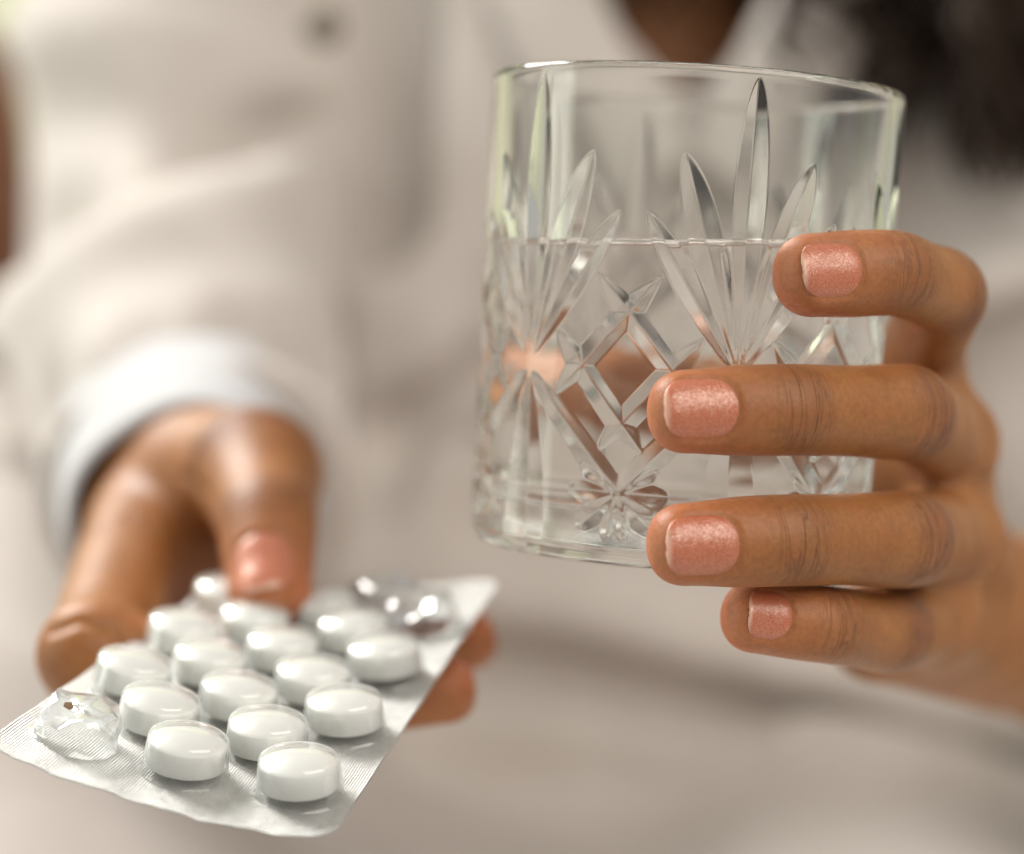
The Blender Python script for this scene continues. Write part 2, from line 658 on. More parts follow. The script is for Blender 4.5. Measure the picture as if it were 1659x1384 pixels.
        so.thickness = 0.0004
        so.offset = -1
        # make normals face outwards
        bm = bmesh.new()
        bm.from_mesh(me)
        bm.normal_update()
        c = len(bm.faces) // 2
        bm.faces.ensure_lookup_table()
        if bm.faces[c].normal.dot(Vector(W(self.D[-1]) - CAM)) < 0:
            bmesh.ops.reverse_faces(bm, faces=bm.faces)
        bm.to_mesh(me)
        bm.free()
        me.polygons.foreach_set('use_smooth', np.ones(len(me.polygons), bool))
        if label:
            o['label'] = label
        return o


def radial(p):
    q = np.asarray(p) - G_BASE
    q = q - G_AX * (q @ G_AX)
    return unit(q)


def nail(len_, wid, tip, off):
    return {'len': len_, 'wid': wid, 'tip': tip, 'off': off}


# ---- the hand that closes round the tumbler
def up_dorsal(k):
    return lambda p: unit(radial(p) + G_AX * k)


H1 = {}
H1['index'] = Finger([C(1482, 596, .477), C(1532, 474, .4385), C(1448, 441, .4170), C(1322, 446, .4108)],
                     [(0, .0100), (.5, .0086), (1, .0088), (1.5, .0080), (2, .0081), (2.6, .0082), (3, .0078)],
                     up_dorsal(0.22), nail(.0126, .0134, .0078, .0014), 1)
H1['middle'] = Finger([C(1532, 716, .478), C(1468, 668, .4270), C(1278, 664, .4063), C(1118, 667, .4018)],
                      [(0, .0104), (.5, .0094), (1, .0096), (1.5, .0086), (2, .0085), (2.5, .0084), (3, .0076)],
                      up_dorsal(0.16), nail(.0142, .0146, .0078, .0010), 2)
H1['ring'] = Finger([C(1542, 870, .479), C(1464, 874, .4280), C(1272, 875, .4070), C(1116, 882, .4020)],
                    [(0, .0104), (.5, .0094), (1, .0096), (1.5, .0086), (2, .0085), (2.5, .0084), (3, .0075)],
                    up_dorsal(0.05), nail(.0142, .0146, .0077, .0012), 3)
H1['little'] = Finger([C(1507, 1003, .476), C(1435, 1022, .4400), C(1335, 1012, .4190), C(1228, 1000, .4140)],
                      [(0, .0100), (.5, .0088), (1, .0088), (1.5, .0077), (2, .0074), (2.5, .0072), (3, .0068)],
                      up_dorsal(0.22), nail(.0094, .0118, .0066, .0016), 4)
H1['thumb'] = Finger([C(1610, 965, .532), C(1440, 805, .515), C(1245, 690, .5035), C(1060, 628, .5035)],
                     [(0, .014), (.6, .0115), (1, .0108), (1.5, .0096), (2, .0096), (2.5, .0096), (3, .0086)],
                     lambda p: unit(radial(p) + G_AX * 0.5), nail(.0135, .0125, .0086, .003), 5)
MC1 = [(C(1482, 596, .477), C(1525, 960, .540), .0094, .0115), (C(1532, 716, .478), C(1552, 985, .548), .0100, .0118),
       (C(1542, 870, .479), C(1590, 1005, .550), .0102, .0125), (C(1507, 1003, .476), C(1600, 1050, .545), .0098, .0130)]
WR1, EL1 = C(1655, 1010, .550), C(2420, 1330, .735)


def hand1_parts(P):
    d = None
    for a, b, ra, rb in MC1:
        e = cone(P, a, b, ra, rb)
        d = e if d is None else smin(d, e, .006)
    d = smin(d, cone(P, C(1455, 790, .500), C(1570, 970, .535), .011, .014), .008)      # palm
    d = smin(d, cone(P, C(1425, 1020, .498), C(1600, 1035, .530), .0122, .0150), .009)   # heel of the hand
    d = smin(d, cone(P, WR1, EL1, .0222, .036, flat=[0.15, 0.9, 0.2], ky=.86), .010)      # forearm
    return d


def hand_sdf(P, fingers, palm, order, clip=None):
    d = palm(P)
    for k in order:
        f = fingers[k]
        m = np.all((P > f.lo) & (P < f.hi), axis=1)
        if not m.any():
            continue
        fs = f.sdf(P[m]).astype(np.float32)
        full = np.full(len(P), 1.0, np.float32)
        full[m] = fs
        # the finger melts into the palm near its base only
        s = None
        kk = np.full(len(P), 0.0012, np.float32)
        b = f.p[0].astype(np.float32)
        db = np.sqrt(((P - b) ** 2).sum(1))
        kk += 0.0085 * np.clip(1 - db / (0.62 * (f.sj[0] if f.sj else f.L) + 0.006), 0, 1)
        d = smin(d, full, kk)
    if clip is not None:
        d = np.maximum(d, clip(P))
    return d


def hand1(P):
    return hand_sdf(P, H1, hand1_parts, ['index', 'middle', 'ring', 'little', 'thumb'], lambda Q: -(glass_sdf(Q) - 0.0002))


# ---- the hand that holds the blister pack
PK = [0.259969, 0.0953841, -0.224483, -0.0506495, 0.442824, -0.053807, 0.0111228, 0.0272077, 2.42038, 0.00995955, -2.05563,
      -5.11344, -3.1922, 1.3831, -0.838836]


def rod(r):
    a = np.linalg.norm(r)
    k = np.asarray(r) / a
    K = np.array([[0, -k[2], k[1]], [k[2], 0, -k[0]], [-k[1], k[0], 0]])
    return np.eye(3) + math.sin(a) * K + (1 - math.cos(a)) * K @ K


PR = rod(PK[:3])


def pack(col, row, h=0.0):
    """point on the bent blister sheet: col counts pockets from the right edge, row from the near edge"""
    col, row = np.broadcast_arrays(np.asarray(col, float), np.asarray(row, float))
    u, v = (col - 2) * PK[6], (row - 1.5) * PK[7]
    w = PK[8] * u * u + PK[9] * v * v + PK[10] * u * v + PK[11] * u ** 3 + PK[12] * u * u * v + PK[13] * u * v * v + PK[14] * v ** 3
    return np.stack([-u, v, w + h], -1) @ PR.T + np.array(PK[3:6])


H2 = {}
H2['thumb'] = Finger([C(318, 776, .556), C(418, 768, .523), C(434, 850, .494), C(437, 950, .4800)],
                     [(0, .0175), (.5, .0172), (1, .0164), (1.5, .0126), (2, .0113), (2.5, .0104), (3, .0092)],
                     unit([-0.17, -0.69, 0.70]), nail(.0160, .0175, .0088, .0010), 6, bump=.0008)
H2['index'] = Finger([C(152, 1062, .470), C(420, 1128, .470), C(585, 1128, .468), C(716, 1120, .468)],
                     [(0, .0108), (.5, .0096), (1, .0090), (1.5, .0084), (2, .0082), (2.5, .0080), (3, .0072)],
                     unit([0.05, -0.55, -0.83]), None, 7)
H2['middle'] = Finger([C(172, 1095, .498), C(470, 1112, .500), C(640, 1075, .500), C(752, 1038, .500)],
                      [(0, .0115), (.5, .0096), (1, .0092), (1.5, .0086), (2, .0083), (2.5, .0082), (3, .0072)],
                      unit([0.05, -0.55, -0.83]), None, 8)
H2['ring'] = Finger([C(200, 1108, .522), C(430, 1110, .527), C(560, 1080, .528), C(645, 1055, .528)],
                    [(0, .011), (.5, .0092), (1, .0088), (2, .0080), (3, .0070)],
                    unit([0.05, -0.55, -0.83]), None, 9)
H2['little'] = Finger([C(232, 1112, .545), C(400, 1112, .552), C(490, 1090, .553), C(560, 1070, .553)],
                      [(0, .010), (.5, .0082), (1, .0078), (2, .0070), (3, .0062)],
                      unit([0.05, -0.55, -0.83]), None, 10)
MC2 = [(C(152, 1062, .470), C(236, 850, .548), .0108, .0140), (C(172, 1095, .498), C(255, 880, .562), .0118, .0140),
       (C(200, 1108, .522), C(285, 900, .572), .0112, .0140), (C(232, 1112, .545), C(315, 915, .580), .0105, .0130)]
WR2, EL2 = C(275, 830, .580), C(296, 480, .792)


def hand2_parts(P):
    d = None
    for a, b, ra, rb in MC2:
        e = cone(P, a, b, ra, rb)
        d = e if d is None else smin(d, e, .009)
    d = smin(d, cone(P, C(318, 770, .556), C(270, 1000, .535), .013, .010), .012)
    d = smin(d, cone(P, C(318, 772, .556), C(415, 765, .524), .0165, .0135), .010)       # thenar
    d = smin(d, cone(P, WR2, EL2, .0245, .036), .016)
    return d


def pack_clip(P):
    # keep flesh on its own side of the sheet: thumb above, fingers below
    return None


def hand2_smooth(P):
    return hand_sdf(P, H2, hand2_parts, ['thumb', 'index', 'middle', 'ring', 'little'])


CREASES = []


def hand2(P):
    d = hand2_smooth(P)
    for pts in CREASES:
        e = None
        for a, b in zip(pts[:-1], pts[1:]):
            f = cone(P, a, b, .0003, .0003)
            e = f if e is None else np.minimum(e, f)
        d = -smin(-d, e, .003)
    return d


def skin_line(pts):
    pts = np.array(pts, float)
    t = np.linspace(0, len(pts) - 1, 6 * (len(pts) - 1) + 1)
    out = []
    D = np.arange(.43, .60, .0006)
    for q in t:
        x, y = (np.interp(q, np.arange(len(pts)), pts[:, k]) for k in (0, 1))
        h = np.where(hand2_smooth(np.array([C(x, y, d) for d in D], np.float32)) < 0)[0]
        if len(h):
            out.append(C(x, y, D[h[0]]))
    return np.array(out)


CREASES += [skin_line(p) for p in ([(86, 1022), (126, 1006), (180, 1016), (198, 1056)], [(205, 838), (240, 850), (300, 905)], [(300, 770), (335, 800), (352, 860)])]


# ------------------------------------------------------------------ the person
person = empty('person', [0.02, 0.86, -0.42])
tag(person, 'person in an off-white robe holding out a glass of water and a pill pack', 'person')


def body_coarse(P):
    d = cone(P, WR1, EL1, .0222, .036, flat=[0.15, 0.9, 0.2], ky=.86)
    sh1 = C(1700, -420, .90)
    d = smin(d, cone(P, EL1, sh1, .037, .050), .02)
    e = cone(P, WR2, EL2, .0245, .036)
    sh2 = C(330, -420, .92)
    e = smin(e, cone(P, EL2 + np.array([0, .02, 0]), sh2, .030, .042), .02)
    d = np.minimum(d, e)
    ch = ellipsoid(P, C(1040, 300, .925), np.eye(3), [.155, .085, .25])
    d = smin(d, ch, .03)
    d = smin(d, cone(P, sh1, sh2, .045, .045), .05)
    d = smin(d, cone(P, C(1080, -430, .90), C(1100, -760, .88), .055, .052), .04)
    return d


def hand_attributes(V, fingers, n_palm):
    n = len(V)
    A = {k: np.zeros(n, np.float32) for k in ('knuckle', 'redness', 'palm', 'along', 'around', 'finger')}
    best = np.full(n, 1e9)
    P = V.astype(np.float32)
    for f in fingers.values():
        m = np.all((P > f.lo) & (P < f.hi), axis=1)
        ids = np.where(m)[0]
        if not len(ids):
            continue
        s, qn, qb, qt = f.local(P[ids])
        d = np.abs(f.sdf(P[ids]))
        better = d < best[ids]
        sel = ids[better]
        best[sel] = d[better]
        s, qn, qb, qt = s[better], qn[better], qb[better], qt[better]
        rad = np.sqrt(qn ** 2 + qb ** 2) + 1e-6
        dors = np.clip(qn / rad * 1.4, 0, 1)
        close = np.clip(1 - d[better] / .0015, 0, 1)
        kn = np.zeros(len(sel))
        al = np.full(len(sel), 0.0)
        for q, sj in enumerate(f.sj):
            g = np.exp(-((s - sj) / (.0052 if q == 0 else .0042)) ** 2) * (1.0 if q < len(f.sj) - 1 or len(f.sj) == 1 else .62)
            kn = np.maximum(kn, g)
        A['knuckle'][sel] = kn * dors * close * f.knuckle
        A['along'][sel] = s
        A['around'][sel] = np.arctan2(qb, qn) * rad
        A['finger'][sel] = f.idn * 3.7
        toend = f.L + 0.007 - (s + qt)
        A['redness'][sel] = np.clip(1 - toend / .026, 0, 1) * (.45 + .55 * np.clip(-qn / rad + .7, 0, 1)) * close * (.25 if f.idn == 5 else 1)
        A['palm'][sel] = np.clip(-qn / rad * 1.2, 0, 1) * close * (0 if f.idn == 5 else 1)
    return A


def cut(V, Q, p0, nrm, A=None):
    """keep the side of a plane that nrm points away from; returns trimmed arrays (vertices past the plane are dropped with their quads)"""
    side = (V - p0) @ nrm
    keepq = (side[Q] < 0).all(1)
    Q = Q[keepq]
    used = np.zeros(len(V), bool)
    used[Q.ravel()] = True
    # slide the rim onto the plane so the seam is clean
    new = -np.ones(len(V), int)
    new[used] = np.arange(used.sum())
    if A is not None:
        A = {k: v[used] for k, v in A.items()}
    return V[used], new[Q], A


def build_body():
    import time
    VV, QQ, AA = [], [], []
    off = 0
    cuts = []
    jobs = [(hand1, H1, C(1000, 300, .38), C(1790, 1240, .385), (.385, .58), WR1, EL1, .00056),
            (hand2, H2, None, None, None, WR2, EL2, .00085)]
    for fn, fs, c0, c1, dr, wr, el, h in jobs:
        pts = np.concatenate([f.p for f in fs.values()] + [wr[None]])
        lo, hi = pts.min(0) - .017, pts.max(0) + .017
        ax = unit(el - wr)
        end = wr + ax * .050
        lo, hi = np.minimum(lo, end - .028), np.maximum(hi, end + .028)
        V, Q = surface_nets(fn, lo, hi, h)
        V = project(fn, V, 1)
        A = hand_attributes(V, fs, None)
        V, Q, A = cut(V, Q, wr + ax * .034, ax, A)
        VV.append(V)
        QQ.append(Q + off)
        AA.append(A)
        off += len(V)
        cuts.append((wr + ax * .034, ax))
    pts = np.array([WR1, EL1, WR2, EL2, C(1700, -420, .90), C(330, -420, .90), C(1100, -760, .88)])
    V, Q = surface_nets(body_coarse, pts.min(0) - .09, pts.max(0) + np.array([.09, .12, .0]), .007)
    for p, ax in cuts:
        V, Q, _ = cut(V, Q, p + ax * .006, -ax) if False else (V, Q, None)
    # drop the coarse wrists that the fine hands replace (only round each wrist)
    for p, ax in cuts:
        q0 = p + ax * .008
        side = (V - q0) @ ax
        near = np.linalg.norm(V - q0, axis=1) < .15
        bad = (side < 0) & near
        keep = ~bad[Q].any(1)
        Q = Q[keep]
    used = np.zeros(len(V), bool)
    used[Q.ravel()] = True
    new = -np.ones(len(V), int)
    new[used] = np.arange(used.sum())
    V, Q = V[used], new[Q]
    VV.append(V)
    QQ.append(Q + off)
    AA.append({k: np.zeros(len(V), np.float32) for k in AA[0]})
    V, Q = W(np.concatenate(VV)), np.concatenate(QQ)
    me = mesh_np('body', V, Q)
    for k in AA[0]:
        a = me.attributes.new(k, 'FLOAT', 'POINT')
        a.data.foreach_set('value', np.concatenate([x[k] for x in AA]).astype(np.float32))
    # bridge each hand to its forearm so that the body is one continuous skin
    bm = bmesh.new()
    bm.from_mesh(me)
    for p, ax in cuts:
        pw, aw = Vector(W(p)), Vector(W(ax) - CAM)
        ed = [e for e in bm.edges if e.is_boundary and (e.verts[0].co - pw).length < .06 and abs((e.verts[0].co - pw).dot(aw)) < .03]
        try:
            bmesh.ops.bridge_loops(bm, edges=ed)
        except Exception as ex:
            print('bridge', ex)
    bmesh.ops.recalc_face_normals(bm, faces=bm.faces)
    bm.to_mesh(me)
    bm.free()
    return link('body', me, 'skin', person)


body = build_body()
for k in ('index', 'middle', 'ring', 'little', 'thumb'):
    H1[k].build_nail(person)
H2['thumb'].build_nail(person)


# ------------------------------------------------------------------ robe (cloth is built from padded volumes with real folds)
def fold(P, d, pts, r, k, sub=False):
    e = None
    for a, b in zip(pts[:-1], pts[1:]):
        f = cone(P, a, b, r, r)
        e = f if e is None else np.minimum(e, f)
    if sub:
        return -smin(-d, e, k)
    return smin(d, e, k)


def ripple(P, amp, k, ang, seed):
    """shallow random wrinkles"""
    r = np.random.default_rng(seed)
    w = np.zeros(len(P), np.float32)
    for _ in range(5):
        v = unit(np.array(ang) + r.normal(0, .35, 3)) * k * r.uniform(.6, 1.5)
        w += np.sin(P @ v.astype(np.float32) + r.uniform(0, 6.28)) * amp / 3
    return w


def on_cloth(fn, pts, off=0.0):
    """run a line of picture points over a cloth volume: each point is dropped onto the cloth it meets"""
    pts = np.array(pts, float)
    n = 10 * (len(pts) - 1) + 1
    t = np.linspace(0, len(pts) - 1, n)
    xy = np.stack([np.interp(t, np.arange(len(pts)), pts[:, k]) for k in (0, 1)], 1)
    D = np.arange(.45, 1.15, .002)
    out = []
    last = .78
    for x, y in xy:
        v = fn(np.array([C(x, y, d) for d in D], np.float32))
        h = np.where(v < 0)[0]
        if len(h):
            last = D[h[0]]
        out.append(C(x, y, last + off))
    return np.array(out)[::2]


def robe_base(P):
    d = ellipsoid(P, C(960, 640, .90), np.eye(3), [.205, .135, .36])
    # lap: the skirt of the robe over both thighs
    d = smin(d, cone(P, C(620, 1500, .92), C(300, 2150, .52), .095, .085), .05)
    d = smin(d, cone(P, C(1330, 1480, .92), C(1560, 2150, .52), .095, .085), .05)
    d = smin(d, cone(P, C(960, 1560, .90), C(930, 2200, .54), .080, .070), .06)
    d = smin(d, cone(P, C(60, 900, .96), C(-160, 1500, .66), .11, .10), .06)
    return smin(d, cone(P, C(150, 1450, .80), C(-40, 1900, .56), .09, .085), .06)


ROBE_FOLDS = [  # (points in the picture, radius, blend, inwards)
    ([(655, -120), (650, 180), (610, 520), (560, 900)], .011, .020, 0),
    ([(745, -120), (735, 250), (700, 560), (690, 860)], .009, .018, 0),
    ([(850, -100), (840, 300), (800, 640)], .008, .018, 0),
    ([(604, -100), (594, 120), (580, 330)], .027, .016, 1),
    ([(640, 700), (790, 610), (960, 500), (1100, 470)], .009, .016, 1),
    ([(500, 950), (900, 1000), (1300, 1110), (1700, 1225), (1900, 1280)], .012, .026, 0),
    ([(400, 1180), (900, 1160), (1300, 1215), (1700, 1300), (1900, 1340)], .013, .026, 0),
    ([(480, 1045), (900, 1085), (1300, 1175), (1700, 1275), (1900, 1330)], .009, .030, 1),
    ([(1500, 330), (1560, 700), (1500, 1000)], .010, .02, 1),
]
SLEEVE_FOLDS = [
    ([(-40, 560), (120, 450), (330, 350), (600, 205)], .006, .042, 0),
    ([(20, 390), (300, 285), (600, 130)], .006, .034, 1),
    ([(60, 60), (330, 90), (560, 160)], .005, .035, 0),
    ([(60, 650), (240, 530), (420, 520), (600, 610)], .004, .028, 1),
]
ROBE_FOLDS = [(on_cloth(robe_base, p), r, k, i) for p, r, k, i in ROBE_FOLDS]


def robe_body(P):
    d = robe_base(P)
    for pts, r, k, i in ROBE_FOLDS:
        d = fold(P, d, pts, r, k, bool(i))
    d = d + ripple(P, .0022, 60, [.3, .2, 1], 3)
    # the open neck
    v = np.maximum(cone(P, C(1110, 200, .79), C(1110, -500, .80), .002, .118, flat=[0, 1, 0], ky=3.0), P[:, 1] - .90)
    return np.maximum(d, -v)


SA0, SA1 = C(318, 806, .610), C(296, 455, .785)


def sleeve_a_base(P):
    d = cone(P, SA0, SA1, .0445, .052)
    return smin(d, cone(P, C(300, 420, .82), C(312, -480, .90), .056, .062), .03)


SLEEVE_FOLDS = [(on_cloth(sleeve_a_base, p), r, k, i) for p, r, k, i in SLEEVE_FOLDS]


def sleeve_a(P):
    """arm that holds out the pill pack"""
    d = sleeve_a_base(P)
    for pts, r, k, i in SLEEVE_FOLDS:
        d = fold(P, d, pts, r, k, bool(i))
    d = d + ripple(P, .0020, 80, [1, .2, .8], 5)
    # hollow towards the hand
    a = unit(SA0 - SA1)
    d = np.maximum(d, (P - SA0.astype(np.float32)) @ a.astype(np.float32))
    return np.maximum(d, -cone(P, SA0 + a * .05, SA0 + a * .018, .0392, .0392))


def sleeve_b(P):
    """arm that holds the tumbler"""
    e0, e1 = EL1 + (WR1 - EL1) * .62, EL1
    d = cone(P, e0, e1, .046, .062)
    d = smin(d, cone(P, EL1 + np.array([0, .02, 0]), C(1640, -420, .90), .064, .068), .03)
    d = smin(d, cone(P, C(1610, 420, .83), C(1700, 760, .83), .075, .07), .03)
    d = fold(P, d, [C(1400, 560, .77), C(1560, 470, .74), C(1720, 430, .74)], .010, .02)
    d = fold(P, d, [C(1420, 760, .78), C(1560, 660, .75), C(1720, 610, .74)], .010, .02, True)
    d = d + ripple(P, .0020, 80, [1, .2, .8], 9)
    a = unit(e0 - e1)
    d = np.maximum(d, (P - e0.astype(np.float32)) @ a.astype(np.float32))
    return np.maximum(d, -cone(P, e0 + a * .03, e0 - a * .10, .041, .040))


def sdf_object(name, fn, lo, hi, h, mat, parent):
    V, Q = surface_nets(fn, lo, hi, h)
    V = project(fn, V, 1, h * .2)
    me = mesh_np(name, W(V), Q)
    return link(name, me, mat, parent)


robe = sdf_object('robe', robe_body, [-.32, .42, -.46], [.30, 1.08, .26], .0062, 'robe', person)
sdf_object('sleeve', sleeve_a, [-.22, .52, -.10], [.02, 1.0, .26], .0038, 'robe', robe)
sdf_object('sleeve', sleeve_b, [.10, .55, -.24], [.46, 1.02, .24], .0048, 'robe', robe)


def tube_between(name, a, b, ra, rb, mat, parent, wob=.002, thick=.0022, seg=64, rows=14, seed=1):
    r = np.random.default_rng(seed)
    a, b = np.asarray(a, float), np.asarray(b, float)
    ax = unit(b - a)
    x = unit(np.cross(ax, [0.1, 0.2, 1]))
    y = np.cross(ax, x)
    ph = r.uniform(0, 6.28, 4)
    V = []
    for i in range(seg):
        t = 2 * math.pi * i / seg
        for j in range(rows):
            f = j / (rows - 1)
            rr = ra + (rb - ra) * f + wob * (math.sin(3 * t + ph[0] + f) + .6 * math.sin(5 * t + ph[1] - 2 * f))
            V.append(a + (b - a) * f + rr * (x * math.cos(t) + y * math.sin(t)))
    me = mesh_np(name, W(np.array(V)), grid_quads(seg, rows, True))
    o = link(name, me, mat, parent)
    m = o.modifiers.new('thickness', 'SOLIDIFY')
    m.thickness = thick
    return o


cuff = tube_between('shirt_cuff', C(298, 842, .554), C(306, 752, .640), .0292, .0400, 'cuff', robe, wob=.0008, seed=4)
cuff['label'] = 'white inner cuff showing inside the sleeve'


def ribbon(name, pts, width, thick, mat, parent, up=(0, -1, 0)):
    pts = [np.asarray(p, float) for p in pts]
    P = []
    for a, b in zip(pts[:-1], pts[1:]):
        for t in np.linspace(0, 1, 8, endpoint=False):
            P.append(a + (b - a) * t)
    P.append(pts[-1])
    P = np.array(P)
    k = np.ones(7) / 7
    Ps = P.copy()
    for c in range(3):
        Ps[:, c] = np.convolve(np.pad(P[:, c], 3, mode='edge'), k, 'valid')
    T = np.gradient(Ps, axis=0)
    T /= np.linalg.norm(T, axis=1)[:, None]
    up = np.array(up, float)
    V = []
    n = 9
    for p, t in zip(Ps, T):
        s = unit(np.cross(t, up))
        u = np.cross(s, t)
        for i in range(n):
            f = -1 + 2 * i / (n - 1)
            V.append(p + s * f * width / 2 + u * (-.006 * f * f))
    me = mesh_np(name, W(np.array(V)), grid_quads(len(Ps), n))
    o = link(name, me, mat, parent)
    m = o.modifiers.new('thickness', 'SOLIDIFY')
    m.thickness = thick
    m.offset = 0
    return o


ribbon('lapel', [C(780, -330, .80), C(860, -60, .765), C(945, 130, .748), C(1060, 330, .742)], .036, .004, 'robe', robe)
ribbon('lapel', [C(1450, -330, .80), C(1370, -60, .772), C(1275, 130, .756), C(1170, 330, .750)], .036, .004, 'robe', robe)

# a small dark flattened disc by the armpit crease
bmb = bmesh.new()
bmesh.ops.create_uvsphere(bmb, u_segments=20, v_segments=10, radius=.0066)
for v in bmb.verts:
    v.co.z *= .45
bpos = Vector(W(C(524, 44, .738)))
bmesh.ops.rotate(bmb, verts=bmb.verts, cent=(0, 0, 0), matrix=Matrix.Rotation(math.radians(80), 3, 'X'))
bmesh.ops.translate(bmb, verts=bmb.verts, vec=bpos)
mb = bpy.data.meshes.new('disc')
bmb.to_mesh(mb)
bmb.free()
link('disc', mb, 'disc', robe)


# ------------------------------------------------------------------ hair: dark loose curls that fall past the shoulder
def lock(pts, r0, curl, turns, ph):
    pts = np.array(pts)
    n = 46
    t = np.linspace(0, 1, n)
    c = np.stack([np.interp(t, np.linspace(0, 1, len(pts)), pts[:, k]) for k in range(3)], 1)
    c[:, 0] += curl * np.cos(t * turns * 6.283 + ph)
    c[:, 1] += curl * np.sin(t * turns * 6.283 + ph)
    T = np.gradient(c, axis=0)
    T /= np.linalg.norm(T, axis=1)[:, None]
    V = []
    for i in range(n):
        x = unit(np.cross(T[i], [0, 1, .1]))
        y = np.cross(T[i], x)
        r = r0 * (1 - .75 * max(0, t[i] - .6) / .4)
        for k in range(7):
            a = k / 7 * 6.283
            V.append(c[i] + r * (x * math.cos(a) + y * math.sin(a)))
    V = np.array(V).reshape(n, 7, 3).transpose(1, 0, 2).reshape(-1, 3)
    return V, grid_quads(7, n, True)


def build_hair():
    VV, QQ, off = [], [], 0
    r = np.random.default_rng(21)

    def clump(x0, x1, yend0, yend1, d0, d1, n, ytop=-520):
        nonlocal off
        for _ in range(n):
            x = r.uniform(x0, x1)
            xe = x + r.normal(0, 25)
            d = r.uniform(d0, d1)
            V, Q = lock([C(x - 60, ytop, d + .06), C(x, ytop / 2, d + .02), C(xe, r.uniform(yend0, yend1), d)],
                        r.uniform(.0028, .0048), r.uniform(.003, .008), r.uniform(3, 6), r.uniform(0, 6.28))
            VV.append(V)
            QQ.append(Q + off)
            off += len(V)
    clump(1570, 1780, 140, 310, .70, .80, 190)
    clump(1260, 1580, 40, 260, .745, .80, 42)
    clump(1015, 1235, -60, 60, .80, .86, 26)
    clump(1330, 1420, -60, 50, .78, .84, 22)
    me = mesh_np('hair', W(np.concatenate(VV)), np.concatenate(QQ))
    o = link('hair', me, 'hair', person)
    return o


build_hair()

# ------------------------------------------------------------------ what lies behind and under
def sheet(name, corners, n, amp, mat, seed):
    r = np.random.default_rng(seed)
    a, b, c, d = [np.asarray(x, float) for x in corners]
    V = []
    ph = r.uniform(0, 6.28, 8)
    for i in range(n):
        for j in range(n):
            u, v = i / (n - 1), j / (n - 1)
            p = (a * (1 - u) + b * u) * (1 - v) + (d * (1 - u) + c * u) * v
            w = sum(math.sin((3 + 2 * k) * (u * math.cos(ph[k]) + v * math.sin(ph[k])) * 3 + ph[k]) for k in range(6)) * amp / 3
            V.append(p + np.array([0, 0, w]))
    me = mesh_np(name, W(np.array(V)), grid_quads(n, n))
    return link(name, me, mat)


bed = sheet('bedspread', [(-.9, .25, -.30), (.9, .25, -.30), (.9, 1.5, -.36), (-.9, 1.5, -.36)], 60, .006, 'bed', 3)
tag(bed, 'pale grey bedspread under the person\'s robe', 'bedspread')
wall = sheet('wall', [(-2.2, 2.0, -.8), (2.2, 2.0, -.8), (2.2, 2.0, 1.6), (-2.2, 2.0, 1.6)], 12, 0.0, 'wall', 4)
wall['kind'] = 'structure'

# a turned wooden post at the edge of the view
prof = [(.000, -.34), (.020, -.34), (.020, -.12), (.024, -.10), (.021, -.06), (.026, -.02), (.028, .03), (.025, .065), (.019, .085), (.012, .095), (0, .097)]
V = []
S = 40
for i in range(S):
    t = 6.2832 * i / S
    for r, z in prof:
        V.append(C(-62, 430, .88) + np.array([r * math.cos(t), r * math.sin(t), z]))
me = mesh_np('wooden_post', W(np.array(V)), grid_quads(S, len(prof), True))
post = link('wooden_post', me, 'wood')
sm = post.modifiers.new('round', 'SUBSURF')
sm.levels = sm.render_levels = 2
tag(post, 'red-brown turned wooden post behind the sleeve', 'post')


